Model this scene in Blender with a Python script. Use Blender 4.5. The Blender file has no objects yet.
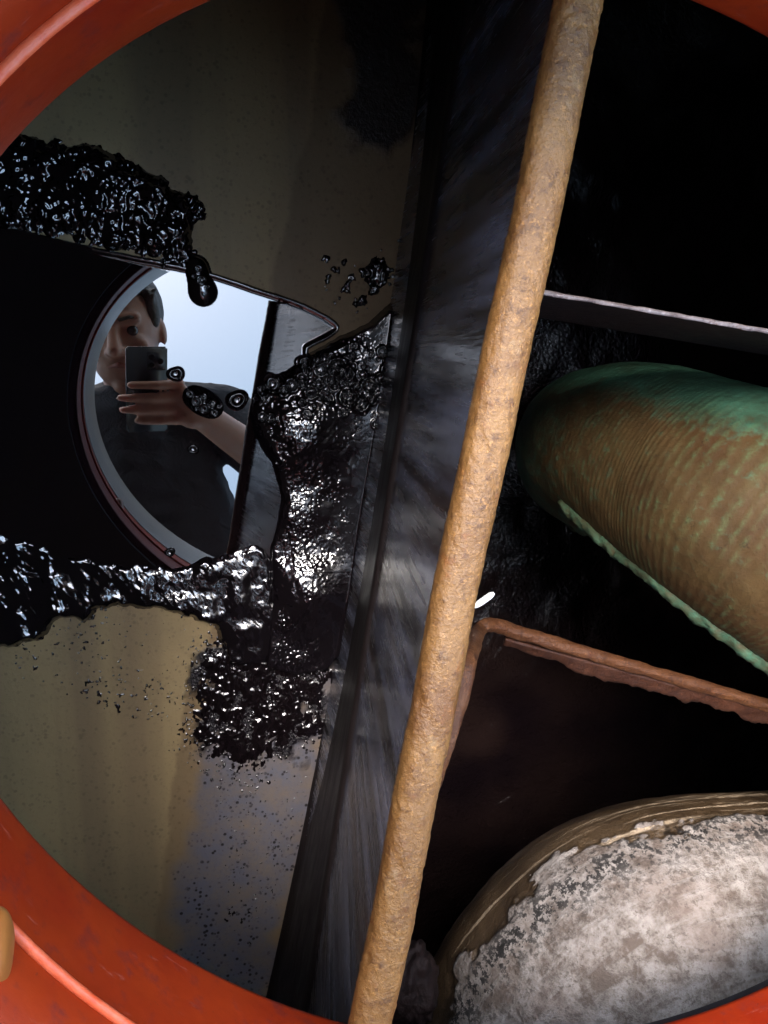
import bpy, bmesh, math, random
import numpy as np
from mathutils import Vector, Matrix

# ------------------------------------------------------------------ camera, sky, sun, exposure
random.seed(4)
scene = bpy.context.scene
col = scene.collection
F_PX, CX, CY = 850.0, 384.0, 512.0
NADIR = (161.4, 357.0)
H = 0.75                                   # lens height above the tank floor (m)
_n = np.array([NADIR[0]-CX, NADIR[1]-CY, F_PX]); _n /= np.linalg.norm(_n)
_X = np.array([1.0, 0, 0]) - _n[0]*_n; _X /= np.linalg.norm(_X)
_Y = np.cross(_n, _X)

def c2w(v):                                # phone axes (right, down, forward) to world
    v = np.array(v, float)
    return np.array([v@_X, -(v@_Y), -(v@_n)])

cam_data = bpy.data.cameras.new('camera')
cam = bpy.data.objects.new('camera', cam_data); col.objects.link(cam)
r_, u_, b_ = c2w((1,0,0)), c2w((0,-1,0)), c2w((0,0,-1))
cam.matrix_world = Matrix(((r_[0],u_[0],b_[0],0),(r_[1],u_[1],b_[1],0),(r_[2],u_[2],b_[2],H),(0,0,0,1)))
cam_data.sensor_fit = 'HORIZONTAL'; cam_data.sensor_width = 36.0
cam_data.lens = F_PX/768.0*36.0
cam_data.clip_start = 0.001; cam_data.clip_end = 500
scene.camera = cam

SUN_EL, SUN_AZ = 61.0, -24.0
world = bpy.data.worlds.new('World'); scene.world = world; world.use_nodes = True
wn = world.node_tree; wn.nodes.clear()
sky = wn.nodes.new('ShaderNodeTexSky'); sky.sky_type = 'NISHITA'; sky.sun_disc = False
sky.sun_elevation = math.radians(SUN_EL); sky.sun_rotation = math.radians(SUN_AZ)
sky.dust_density = 1.5; sky.air_density = 1.0; sky.ozone_density = 1.0
hs = wn.nodes.new('ShaderNodeHueSaturation'); hs.inputs['Saturation'].default_value = 0.9; hs.inputs['Hue'].default_value = 0.478
bg = wn.nodes.new('ShaderNodeBackground'); bg.inputs['Strength'].default_value = 0.15
wo = wn.nodes.new('ShaderNodeOutputWorld')
wn.links.new(sky.outputs[0], hs.inputs['Color']); wn.links.new(hs.outputs[0], bg.inputs['Color']); wn.links.new(bg.outputs[0], wo.inputs[0])

sun_data = bpy.data.lights.new('sun', 'SUN'); sun_data.energy = 0.55; sun_data.angle = math.radians(24)
sun_data.color = (1.0, 0.95, 0.88)
sun = bpy.data.objects.new('sun', sun_data); col.objects.link(sun)
_az = math.radians(SUN_AZ); _el = math.radians(SUN_EL)
sd = Vector((math.sin(_az)*math.cos(_el), math.cos(_az)*math.cos(_el), math.sin(_el)))
sun.rotation_euler = sd.to_track_quat('Z', 'Y').to_euler()

vs = scene.view_settings
vs.view_transform = 'Standard'; vs.look = 'None'; vs.gamma = 1.0; vs.use_curve_mapping = False
vs.exposure = 3.7
scene.cycles.max_bounces = 8; scene.cycles.glossy_bounces = 5; scene.cycles.diffuse_bounces = 4
scene.cycles.caustics_reflective = False; scene.cycles.caustics_refractive = False

# ------------------------------------------------------------------ helpers
def P(px, py, z=0.0):
    """World point at height z seen at pixel (px, py) of the photograph."""
    w = c2w((px-CX, py-CY, F_PX))
    t = (H - z)/(-w[2])
    return np.array([w[0]*t, w[1]*t, z])

def tag(o, label=None, cat=None, group=None, kind=None):
    if label: o['label'] = label
    if cat: o['category'] = cat
    if group: o['group'] = group
    if kind: o['kind'] = kind
    return o

def empty(name, loc=(0,0,0)):
    o = bpy.data.objects.new(name, None); col.objects.link(o); o.location = loc
    o.empty_display_size = 0.02
    return o

def link(name, me, mat=None, parent=None, smooth=True):
    if mat is not None and not me.materials: me.materials.append(mat)
    if smooth:
        me.polygons.foreach_set('use_smooth', [True]*len(me.polygons))
    o = bpy.data.objects.new(name, me); col.objects.link(o)
    if parent is not None:
        o.parent = parent
        o.matrix_parent_inverse = Matrix.Translation(parent.location).inverted()
    return o

def mesh_np(name, verts, faces):
    me = bpy.data.meshes.new(name)
    me.from_pydata([tuple(v) for v in verts], [], [tuple(f) for f in faces]); me.update()
    return me

def grid_faces(nu, nv, wrap_v=False, wrap_u=False):
    i = np.arange(nu if wrap_u else nu-1); j = np.arange(nv if wrap_v else nv-1)
    I, J = np.meshgrid(i, j, indexing='ij')
    a = I*nv+J; b = ((I+1) % nu)*nv+J; c = ((I+1) % nu)*nv+(J+1) % nv; d = I*nv+(J+1) % nv
    return np.stack([a, b, c, d], -1).reshape(-1, 4)

def fast_mesh(name, verts, quads):
    me = bpy.data.meshes.new(name)
    v = np.asarray(verts, np.float32); q = np.asarray(quads, np.int32)
    me.vertices.add(len(v)); me.vertices.foreach_set('co', v.ravel())
    me.loops.add(q.size); me.loops.foreach_set('vertex_index', q.ravel())
    me.polygons.add(len(q)); me.polygons.foreach_set('loop_start', np.arange(0, q.size, 4, dtype=np.int32))
    me.update(calc_edges=True); me.validate()
    return me

# numpy noise
def _hash(ix, iy, s):
    n = (ix.astype(np.int64)*374761393 + iy.astype(np.int64)*668265263 + s*1442695041) & 0xFFFFFFFF
    n = ((n ^ (n >> 13))*1274126177) & 0xFFFFFFFF
    n = n ^ (n >> 16)
    return (n & 0xFFFFFF)/float(0xFFFFFF)

def vnoise(x, y, s=0):
    x0 = np.floor(x); y0 = np.floor(y); fx = x-x0; fy = y-y0
    fx = fx*fx*fx*(fx*(fx*6-15)+10); fy = fy*fy*fy*(fy*(fy*6-15)+10)
    x0 = x0.astype(np.int64); y0 = y0.astype(np.int64)
    a = _hash(x0, y0, s); b = _hash(x0+1, y0, s); c = _hash(x0, y0+1, s); d = _hash(x0+1, y0+1, s)
    return (a*(1-fx)+b*fx)*(1-fy)+(c*(1-fx)+d*fx)*fy*1.0

def fbm(x, y, s=0, octs=4, gain=0.5):
    t = 0; a = 1; w = 0
    for k in range(octs):
        t = t + a*vnoise(x*2**k+17.3*k, y*2**k-9.1*k, s+k*7); w += a; a *= gain
    return t/w                             # 0..1

def worley(x, y, s=0):
    x0 = np.floor(x).astype(np.int64); y0 = np.floor(y).astype(np.int64)
    best = np.full(x.shape, 9.0)
    for dx in (-1, 0, 1):
        for dy in (-1, 0, 1):
            cx = x0+dx; cy = y0+dy
            px = cx+_hash(cx, cy, s+1); py = cy+_hash(cx, cy, s+2)
            best = np.minimum(best, np.hypot(px-x, py-y))
    return best

def sstep(a, b, x):
    t = np.clip((x-a)/(b-a), 0, 1); return t*t*(3-2*t)

def sdist(x, y, poly):
    """Signed distance to a polygon, positive inside."""
    poly = np.asarray(poly, float); n = len(poly)
    d = np.full(x.shape, 1e9); ins = np.zeros(x.shape, bool)
    for i in range(n):
        a = poly[i]; b = poly[(i+1) % n]
        ex, ey = b-a; wx = x-a[0]; wy = y-a[1]
        t = np.clip((wx*ex+wy*ey)/(ex*ex+ey*ey+1e-12), 0, 1)
        d = np.minimum(d, np.hypot(wx-ex*t, wy-ey*t))
        c = (a[1] > y) != (b[1] > y)
        with np.errstate(divide='ignore', invalid='ignore'):
            ins ^= c & (x < (b[0]-a[0])*(y-a[1])/(b[1]-a[1]+1e-30)+a[0])
    return np.where(ins, d, -d)

def pxpoly(pts, z=0.0):
    return np.array([P(x, y, z)[:2] for x, y in pts])

def smooth_poly(pts, k=2):
    p = np.array(pts, float)
    for _ in range(k):
        q = np.roll(p, -1, 0); p = np.stack([p*0.75+q*0.25, p*0.25+q*0.75], 1).reshape(-1, 2)
    return p

def heightfield(name, poly, hfun, step, mat, parent=None, z0=0.0, cut=-0.0012, pad=0.008):
    lo = poly.min(0)-pad; hi = poly.max(0)+pad
    xs = np.arange(lo[0], hi[0], step); ys = np.arange(lo[1], hi[1], step)
    X, Y = np.meshgrid(xs, ys, indexing='ij')
    d = sdist(X, Y, poly)
    h = hfun(X, Y, d)
    V = np.stack([X, Y, h+z0], -1).reshape(-1, 3)
    Q = grid_faces(len(xs), len(ys))
    hf = h.ravel()
    keep = (hf[Q].max(1) > cut)
    Q = Q[keep]
    used = np.unique(Q); rm = np.full(len(V), -1); rm[used] = np.arange(len(used))
    me = fast_mesh(name, V[used], rm[Q])
    return link(name, me, mat, parent)

def tube_np(path, radius, nv=24, cap=True, disp=None, prof=None):
    """Swept tube with parallel-transport frames. radius: number or list; disp(i, theta, s) adds to it; prof: (a,b) half axes in frame."""
    p = np.asarray(path, float); n = len(p)
    t = np.gradient(p, axis=0); t /= np.linalg.norm(t, axis=1)[:, None]
    up = np.array([0, 0, 1.0])
    if abs(t[0]@up) > 0.95: up = np.array([0, 1.0, 0])
    a = np.cross(t[0], up); a /= np.linalg.norm(a)
    A = [a]
    for i in range(1, n):
        a = A[-1]-(A[-1]@t[i])*t[i]; A.append(a/np.linalg.norm(a))
    A = np.array(A); B = np.cross(t, A)
    th = np.linspace(0, 2*math.pi, nv, endpoint=False)
    r = np.broadcast_to(np.asarray(radius, float), (n,))[:, None]*np.ones(nv)
    s = np.r_[0, np.cumsum(np.linalg.norm(np.diff(p, axis=0), axis=1))]
    if disp is not None: r = r+disp(s[:, None], th[None, :])
    ca, cb = np.cos(th), np.sin(th)
    if prof is not None:
        e = prof[2] if len(prof) > 2 else 1.0
        ca = np.sign(ca)*np.abs(ca)**e*prof[0]; cb = np.sign(cb)*np.abs(cb)**e*prof[1]
    V = p[:, None, :]+A[:, None, :]*(r*ca)[..., None]+B[:, None, :]*(r*cb)[..., None]
    V = V.reshape(-1, 3); Q = grid_faces(n, nv, wrap_v=True)
    V = np.vstack([V, p[0], p[-1]]); c0 = n*nv
    caps = []
    if cap:
        for j in range(nv):
            caps.append((c0, (j+1) % nv, j)); caps.append((c0+1, (n-1)*nv+j, (n-1)*nv+(j+1) % nv))
    return V, Q, caps

def tube(name, path, radius, mat, parent=None, **k):
    V, Q, caps = tube_np(path, radius, **k)
    me = mesh_np(name, V, [tuple(q[::-1]) for q in Q]+[c[::-1] for c in caps])
    bm = bmesh.new(); bm.from_mesh(me); bmesh.ops.recalc_face_normals(bm, faces=bm.faces); bm.to_mesh(me); bm.free()
    return link(name, me, mat, parent)

def spline(pts, n):
    """Catmull-Rom through pts, n samples."""
    p = np.asarray(pts, float); p = np.vstack([2*p[0]-p[1], p, 2*p[-1]-p[-2]])
    m = len(p)-3; u = np.linspace(0, m-1e-9, n); i = u.astype(int); f = (u-i)[:, None]
    a, b, c, d = p[i], p[i+1], p[i+2], p[i+3]
    return 0.5*((2*b)+(-a+c)*f+(2*a-5*b+4*c-d)*f**2+(-a+3*b-3*c+d)*f**3)

# ------------------------------------------------------------------ materials
class NB:
    def __init__(self, name):
        self.m = bpy.data.materials.new(name); self.m.use_nodes = True
        self.t = self.m.node_tree; self.t.nodes.clear()
        self.out = self.t.nodes.new('ShaderNodeOutputMaterial')
        self.b = self.t.nodes.new('ShaderNodeBsdfPrincipled'); self.t.links.new(self.b.outputs[0], self.out.inputs[0])
        self.co = self.t.nodes.new('ShaderNodeTexCoord').outputs['Object']
    def set(self, **k):
        for n, v in k.items():
            i = self.b.inputs[n.replace('_', ' ')]
            if hasattr(v, 'links'): self.t.links.new(v, i)
            else: i.default_value = v if not (isinstance(v, tuple) and len(v) == 3) else v+(1,)
        return self
    def map(self, scale=(1,1,1), rot=(0,0,0), src=None):
        m = self.t.nodes.new('ShaderNodeMapping'); m.inputs['Scale'].default_value = scale; m.inputs['Rotation'].default_value = rot
        self.t.links.new(src or self.co, m.inputs[0]); return m.outputs[0]
    def noise(self, scale, detail=6, rough=0.6, dist=0.0, vec=None, typ=None):
        n = self.t.nodes.new('ShaderNodeTexNoise'); n.inputs['Scale'].default_value = scale
        n.inputs['Detail'].default_value = detail; n.inputs['Roughness'].default_value = rough; n.inputs['Distortion'].default_value = dist
        self.t.links.new(vec or self.co, n.inputs['Vector']); return n.outputs['Fac']
    def voro(self, scale, feature='F1', vec=None):
        n = self.t.nodes.new('ShaderNodeTexVoronoi'); n.feature = feature; n.inputs['Scale'].default_value = scale
        self.t.links.new(vec or self.co, n.inputs['Vector']); return n.outputs['Distance']
    def ramp(self, fac, stops):
        r = self.t.nodes.new('ShaderNodeValToRGB'); e = r.color_ramp.elements
        while len(e) < len(stops): e.new(0.5)
        for k, (p, c) in zip(e, stops):
            k.position = p; k.color = (c, c, c, 1) if not isinstance(c, tuple) else c+(1,)
        self.t.links.new(fac, r.inputs[0]); return r.outputs[0]
    def mix(self, fac, a, b, mode='MIX'):
        m = self.t.nodes.new('ShaderNodeMix'); m.data_type = 'RGBA'; m.blend_type = mode
        for s, v in ((m.inputs[0], fac), (m.inputs[6], a), (m.inputs[7], b)):
            if hasattr(v, 'links'): self.t.links.new(v, s)
            elif isinstance(v, tuple): s.default_value = v+(1,)
            else: s.default_value = v if s is m.inputs[0] else (v, v, v, 1)
        return m.outputs[2]
    def math(self, op, a, b=0.0, clamp=False):
        m = self.t.nodes.new('ShaderNodeMath'); m.operation = op; m.use_clamp = clamp
        for s, v in ((m.inputs[0], a), (m.inputs[1], b)):
            if hasattr(v, 'links'): self.t.links.new(v, s)
            else: s.default_value = v
        return m.outputs[0]
    def bump(self, h, dist, strength=1.0):
        b = self.t.nodes.new('ShaderNodeBump'); b.inputs['Distance'].default_value = dist; b.inputs['Strength'].default_value = strength
        self.t.links.new(h, b.inputs['Height']); self.t.links.new(b.outputs[0], self.b.inputs['Normal']); return self
    def attr(self, name):
        a = self.t.nodes.new('ShaderNodeAttribute'); a.attribute_name = name
        s = self.t.nodes.new('ShaderNodeSeparateColor'); self.t.links.new(a.outputs['Color'], s.inputs[0]); return s.outputs

M = {}
# red-orange enamel of the coaming
b = NB('red_enamel')
n1 = b.noise(14, 5); n2 = b.noise(70, 6, 0.7)
c = b.mix(b.ramp(n1, [(0.3, 0.0), (0.7, 1.0)]), (0.165, 0.0095, 0.0022), (0.235, 0.023, 0.003))
c = b.mix(b.ramp(n2, [(0.54, 0.0), (0.70, 0.7)]), c, (0.10, 0.015, 0.012))
n3 = b.noise(1.0, 5, 0.7, 0.4, vec=b.map((30, 30, 140)))
c = b.mix(b.ramp(n3, [(0.62, 0.0), (0.72, 0.55)]), c, (0.33, 0.10, 0.07))
c = b.mix(b.ramp(b.noise(340, 3, 0.7), [(0.66, 0.0), (0.74, 0.6)]), c, (0.06, 0.012, 0.010))
b.set(Base_Color=c, Roughness=b.math('ADD', b.math('MULTIPLY', n2, 0.3), 0.36), Specular_IOR_Level=0.14)
b.bump(b.math('ADD', b.noise(30, 3), b.math('MULTIPLY', n2, 0.3)), 0.0015, 0.5); M['red'] = b.m
b = NB('bead_highlight')  # sky highlight on the lip put into the bead's paler red
n1 = b.noise(45, 5, 0.7)
b.set(Base_Color=b.mix(b.ramp(n1, [(0.35, 0.0), (0.65, 1.0)]), (0.44, 0.050, 0.014), (0.54, 0.12, 0.055)), Roughness=0.35, Specular_IOR_Level=0.3)
b.bump(n1, 0.001, 0.6); M['bead'] = b.m
b = NB('collar_steel')
n1 = b.noise(1.0, 6, 0.65, vec=b.map((9, 9, 90)))
b.set(Base_Color=b.mix(n1, (0.15, 0.115, 0.095), (0.36, 0.30, 0.27)), Roughness=b.math('ADD', b.math('MULTIPLY', n1, 0.3), 0.2), IOR=1.8)
b.bump(n1, 0.002, 0.5); M['collar'] = b.m
b = NB('ochre_plastic')
n1 = b.noise(60, 4)
b.set(Base_Color=b.mix(n1, (0.20, 0.055, 0.010), (0.30, 0.11, 0.022)), Roughness=0.45).bump(n1, 0.001, 0.4); M['ochre'] = b.m

b = NB('pale_bounce_deck'); n1 = b.noise(12, 6); b.set(Base_Color=b.mix(n1, (0.38, 0.35, 0.33), (0.55, 0.52, 0.49)), Roughness=0.8); b.bump(n1, 0.003, 0.5); M['deck_grey'] = b.m  # unseen deck face made pale to bounce light up onto the person
# tank ceiling and walls: steel black with oil
b = NB('oil_blackened_steel')
n1 = b.noise(9, 6); n2 = b.noise(60, 5)
b.set(Base_Color=b.mix(b.ramp(n1, [(0.35, 0.0), (0.7, 1.0)]), (0.007, 0.005, 0.006), (0.016, 0.011, 0.010)), Roughness=b.math('ADD', b.math('MULTIPLY', n2, 0.3), 0.4))
b.bump(n2, 0.002, 0.5); M['black_steel'] = b.m
# sludge in the deep compartment
b = NB('deep_sludge')
n1 = b.noise(190, 4, 0.6); n2 = b.noise(8, 3)
b.set(Base_Color=b.mix(b.ramp(n2, [(0.4, 0.0), (0.7, 1.0)]), (0.005, 0.003, 0.004), (0.016, 0.009, 0.008)), Roughness=0.06, IOR=1.6)
b.bump(n1, 0.003, 0.5); M['deep'] = b.m

# olive floor paint with stains; its vertex layer holds stains and painted shade (r grey scum, g black oil, b the plate's shadow as a brown strip, alpha unused)
b = NB('olive_floor_paint')
st = b.attr('stain_shade')
rot = (0, 0, math.radians(-10))
nb = b.noise(1.0, 3, 0.45, vec=b.map((20, 0.8, 1), rot))
nf = b.noise(220, 4, 0.7); nm = b.noise(38, 6, 0.65); nl = b.noise(7, 4)
c = b.mix(b.ramp(nb, [(0.42, 0.0), (0.56, 1.0)]), (0.245, 0.175, 0.096), (0.335, 0.245, 0.124))  # soft bands of light and shade painted into the floor colour
c = b.mix(b.ramp(nl, [(0.4, 0.0), (0.7, 0.55)]), c, (0.20, 0.155, 0.086))
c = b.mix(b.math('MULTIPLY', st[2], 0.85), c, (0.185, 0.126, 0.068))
c = b.mix(b.math('MULTIPLY', st[0], b.ramp(nm, [(0.28, 0.35), (0.6, 1.0)])), c, (0.115, 0.115, 0.145))
sp = b.ramp(b.voro(190), [(0.20, 1.0), (0.36, 0.0)])
sp = b.math('MULTIPLY', sp, b.ramp(nm, [(0.46, 0.0), (0.56, 1.0)]))
c = b.mix(b.math('MULTIPLY', sp, b.math('ADD', b.math('MULTIPLY', st[0], 0.9), 0.25), True), c, (0.008, 0.006, 0.008))
oil = b.math('MULTIPLY', st[1], 1.0, True)
c = b.mix(oil, c, (0.010, 0.008, 0.011))
c = b.mix(b.ramp(nf, [(0.55, 0.0), (0.8, 0.35)]), c, (0.03, 0.022, 0.014))
ro = b.mix(oil, b.math('ADD', b.math('MULTIPLY', nm, 0.25), 0.42), 0.16)
b.set(Base_Color=c, Roughness=ro, Specular_IOR_Level=0.35)
b.bump(b.math('ADD', b.math('MULTIPLY', nf, b.math('ADD', b.math('MULTIPLY', st[1], 2.0), 0.25)), b.math('MULTIPLY', nm, b.math('ADD', b.math('MULTIPLY', st[1], 1.5), 0.3))), 0.0016, 0.7); M['floor'] = b.m

# the oil itself
b = NB('black_oil')
b.set(Base_Color=(0.006, 0.004, 0.005), Roughness=0.004, IOR=2.05); M['oil'] = b.m
b = NB('black_sludge')
n1 = b.noise(480, 3, 0.6); n2 = b.noise(60, 4)
b.set(Base_Color=b.mix(n2, (0.003, 0.002, 0.003), (0.008, 0.005, 0.006)), Roughness=b.ramp(n1, [(0.35, 0.02), (0.7, 0.07)]), IOR=1.9)
M['sludge'] = b.m
b = NB('granular_sludge')
n1 = b.noise(650, 3, 0.6); n2 = b.noise(60, 4)
b.set(Base_Color=b.mix(n2, (0.003, 0.002, 0.003), (0.008, 0.006, 0.008)), Roughness=b.ramp(n1, [(0.35, 0.05), (0.7, 0.14)]), IOR=2.0)
M['gran'] = b.m

# ledge: wet oily steel, smears tinted blue for reflected sky
b = NB('oily_ledge_steel')
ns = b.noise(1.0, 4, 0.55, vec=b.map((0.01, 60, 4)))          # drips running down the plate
nl = b.noise(1.0, 5, 0.7, vec=b.map((0.01, 16, 130)))         # scratches along it
n8 = b.noise(1.0, 5, 0.7, vec=b.map((0.01, 240, 9))); n2 = b.noise(16, 4); n5 = b.noise(1.0, 4, 0.6, vec=b.map((0.01, 22, 4)))
c = b.mix(b.ramp(ns, [(0.42, 0.0), (0.66, 1.0)]), (0.020, 0.017, 0.020), (0.165, 0.18, 0.26))  # drip streaks coloured blue to stand in for sky sheen off the pool
c = b.mix(b.ramp(nl, [(0.56, 0.0), (0.72, 0.85)]), c, (0.016, 0.013, 0.014))
c = b.mix(b.ramp(n5, [(0.50, 0.0), (0.66, 0.75)]), c, (0.060, 0.034, 0.022))
c = b.mix(b.ramp(n8, [(0.50, 0.0), (0.66, 0.35)]), c, (0.035, 0.030, 0.034))
b.set(Base_Color=c, Roughness=b.mix(b.ramp(n8, [(0.4, 0.0), (0.6, 1.0)]), 0.16, b.ramp(n2, [(0.35, 0.22), (0.7, 0.40)])), IOR=2.6, Metallic=0.1)
b.bump(b.math('ADD', ns, b.math('MULTIPLY', nl, 0.35)), 0.0025, 0.35); M['ledge'] = b.m
b = NB('black_oil_coating')
nl = b.noise(1.0, 5, 0.7, vec=b.map((90, 7, 40), (0, 0, math.radians(-9))))
b.set(Base_Color=b.mix(nl, (0.005, 0.004, 0.005), (0.016, 0.011, 0.011)), Roughness=b.ramp(nl, [(0.3, 0.35), (0.7, 0.6)]), Specular_IOR_Level=0.2)
b.bump(nl, 0.002, 0.4); M['coating'] = b.m

# rusty bar
def rust(name, a, bb, d, wet=0.45, spec=0.5):
    b = NB(name)
    n1 = b.noise(28, 6, 0.65); n2 = b.noise(150, 6, 0.75); n3 = b.noise(420, 3, 0.7); n4 = b.noise(11, 4)
    c = b.mix(b.ramp(n1, [(0.3, 0.0), (0.7, 1.0)]), a, bb)
    c = b.mix(b.ramp(n2, [(0.52, 0.0), (0.66, 0.85)]), c, d)
    c = b.mix(b.ramp(b.voro(130), [(0.08, 0.5), (0.2, 0.0)]), c, d)
    c = b.mix(b.ramp(n4, [(0.50, 0.0), (0.62, 0.6)]), c, (a[0]*0.75, a[1]*0.62, a[2]*0.55))
    c = b.mix(b.ramp(b.noise(75, 5, 0.7), [(0.60, 0.0), (0.68, 0.7)]), c, (a[0]*1.7, a[1]*1.45, a[2]*1.2))
    c = b.mix(b.ramp(b.noise(33, 4, 0.75), [(0.63, 0.0), (0.69, 0.75)]), c, (bb[0]*1.0, bb[1]*1.15, bb[2]*1.6))
    c = b.mix(b.ramp(n3, [(0.62, 0.0), (0.75, 0.7)]), c, tuple(x*1.9 for x in bb))
    c = b.mix(b.ramp(b.noise(560, 2, 0.6), [(0.56, 0.0), (0.66, 0.38)]), c, d)
    c = b.mix(b.ramp(b.noise(620, 2, 0.6, 0.3), [(0.60, 0.0), (0.69, 0.35)]), c, tuple(min(1, x*2.2) for x in bb))
    b.set(Base_Color=c, Roughness=b.math('ADD', b.math('MULTIPLY', n2, 0.4), wet-0.15), Specular_IOR_Level=spec)
    b.bump(b.math('ADD', n2, b.math('MULTIPLY', n3, 0.5)), 0.0018, 0.7)
    return b.m
M['rust'] = rust('tan_rust', (0.098, 0.043, 0.0115), (0.168, 0.084, 0.025), (0.040, 0.014, 0.004), 0.36, 0.4)
M['rust_dark'] = rust('dark_rust', (0.034, 0.0115, 0.004), (0.075, 0.029, 0.010), (0.010, 0.003, 0.002), 0.5, 0.2)
M['rust_deep'] = rust('deep_rust', (0.020, 0.0065, 0.003), (0.045, 0.015, 0.006), (0.006, 0.002, 0.002), 0.5, 0.2)
M['rust_black'] = rust('black_rust', (0.006, 0.003, 0.003), (0.012, 0.006, 0.005), (0.003, 0.002, 0.002), 0.6, 0.12)

# corroded copper pipe
b = NB('verdigris_copper')
st = b.attr('verd')
n1 = b.noise(26, 6, 0.65); n2 = b.noise(140, 5, 0.7); n3 = b.noise(9, 4)
c = b.mix(b.ramp(n1, [(0.35, 0.0), (0.68, 1.0)]), (0.030, 0.0158, 0.0058), (0.052, 0.031, 0.0108))
c = b.mix(b.ramp(n3, [(0.45, 0.0), (0.7, 0.6)]), c, (0.058, 0.0215, 0.0085))
g = b.mix(b.ramp(n1, [(0.3, 0.0), (0.7, 1.0)]), (0.010, 0.040, 0.022), (0.046, 0.115, 0.069))
gm = b.math('ADD', b.math('MULTIPLY', st[0], 1.25), b.math('MULTIPLY', b.math('SUBTRACT', n2, 0.5), 1.3))
gm = b.math('MULTIPLY', b.ramp(gm, [(0.36, 0.0), (0.85, 1.0)]), b.ramp(n1, [(0.25, 0.45), (0.6, 1.0)]))
c = b.mix(gm, c, g)
rib = b.math('MULTIPLY', st[1], b.ramp(n2, [(0.4, 0.0), (0.65, 0.85)]))
rib = b.math('MULTIPLY', rib, b.ramp(b.noise(17, 4), [(0.42, 0.0), (0.6, 0.9)]))
c = b.mix(rib, c, (0.062, 0.096, 0.038))
c = b.mix(b.ramp(b.noise(85, 5, 0.75), [(0.6, 0.0), (0.68, 0.55)]), c, (0.009, 0.006, 0.004))
b.set(Base_Color=c, Roughness=b.math('ADD', b.math('MULTIPLY', n2, 0.35), 0.45), Specular_IOR_Level=0.12)
b.bump(n2, 0.0014, 0.6); M['copper'] = b.m

# crusted white pipe
b = NB('white_crust')
st = b.attr('crust')
fl = b.t.nodes.new('ShaderNodeAttribute'); fl.attribute_name = 'flow'; fl = fl.outputs['Vector']
n1 = b.noise(48, 7, 0.72); n2 = b.noise(13, 5); n3 = b.noise(210, 5, 0.75); n6 = b.noise(1.0, 5, 0.6, vec=b.map((22, 34, 1), src=fl))
sk = b.noise(1.0, 4, 0.6, vec=b.map((5, 46, 1), src=fl))
c = b.mix(b.ramp(n1, [(0.40, 0.0), (0.58, 1.0)]), (0.105, 0.076, 0.058), (0.285, 0.245, 0.215))
c = b.mix(b.ramp(n2, [(0.50, 0.0), (0.64, 0.6)]), c, (0.18, 0.13, 0.105))
c = b.mix(b.ramp(n6, [(0.54, 0.0), (0.66, 0.55)]), c, (0.33, 0.295, 0.265))
c = b.mix(b.ramp(n3, [(0.53, 0.0), (0.62, 0.75)]), c, (0.085, 0.060, 0.045))
brown = b.mix(b.ramp(b.noise(20, 5), [(0.4, 0.0), (0.65, 1.0)]), (0.034, 0.020, 0.010), (0.080, 0.050, 0.026))
brown = b.mix(b.ramp(sk, [(0.57, 0.0), (0.63, 0.8)]), brown, (0.40, 0.30, 0.20))  # pale streaks are glossy scratch highlights put into the colour
k = b.math('ADD', st[0], b.math('MULTIPLY', b.math('SUBTRACT', n1, 0.5), 1.1))
cm_ = b.ramp(k, [(0.47, 0.0), (0.53, 1.0)])
c = b.mix(cm_, brown, c)
edge = b.math('MULTIPLY', st[1], b.ramp(b.math('ADD', n3, b.math('MULTIPLY', b.math('SUBTRACT', n1, 0.5), 0.6)), [(0.50, 0.0), (0.54, 1.0)]))
c = b.mix(edge, c, (0.010, 0.007, 0.005))
c = b.mix(b.math('MULTIPLY', st[2], b.ramp(n1, [(0.45, 0.0), (0.55, 1.0)])), c, (0.13, 0.085, 0.045))
b.set(Base_Color=c, Roughness=b.mix(cm_, 0.28, 0.75))
b.bump(b.math('ADD', b.math('MULTIPLY', n1, cm_), b.math('MULTIPLY', n3, 0.45)), 0.006, 0.8); M['crust'] = b.m

b = NB('white_plastic'); b.set(Base_Color=(0.8, 0.8, 0.8), Roughness=0.35); b.bump(b.noise(300), 0.0005, 0.3); M['white'] = b.m
# person and phone
b = NB('skin'); n = b.noise(40, 4)
b.set(Base_Color=b.mix(n, (0.48, 0.245, 0.18), (0.58, 0.33, 0.25)), Roughness=0.5, Subsurface_Weight=0.08); b.bump(b.noise(220), 0.0008, 0.3); M['skin'] = b.m
b = NB('hair'); n = b.noise(1, 5, vec=b.map((60, 380, 200)))
b.set(Base_Color=b.mix(n, (0.030, 0.018, 0.011), (0.085, 0.052, 0.032)), Roughness=0.55); b.bump(n, 0.004, 0.8); M['hair'] = b.m
b = NB('navy_jersey'); n = b.noise(8, 5)
b.set(Base_Color=b.mix(n, (0.016, 0.017, 0.024), (0.034, 0.036, 0.048)), Roughness=0.9); b.bump(b.noise(22, 5, 0.6, 0.8), 0.015, 0.5); M['shirt'] = b.m
b = NB('grey_denim'); n = b.noise(300, 3)
b.set(Base_Color=b.mix(n, (0.06, 0.075, 0.10), (0.11, 0.13, 0.17)), Roughness=0.9); b.bump(b.noise(14, 5), 0.012, 0.5); M['jeans'] = b.m
b = NB('eye'); b.set(Base_Color=(0.05, 0.035, 0.03), Roughness=0.1); b.bump(b.noise(80), 0.0001, 0.1); M['eye'] = b.m
b = NB('lips'); b.set(Base_Color=b.mix(b.noise(90), (0.34, 0.12, 0.10), (0.42, 0.16, 0.13)), Roughness=0.45); M['lips'] = b.m
b = NB('phone_glass'); b.set(Base_Color=b.mix(b.noise(30), (0.02, 0.02, 0.024), (0.03, 0.03, 0.036)), Roughness=0.25); M['phone'] = b.m
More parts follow.
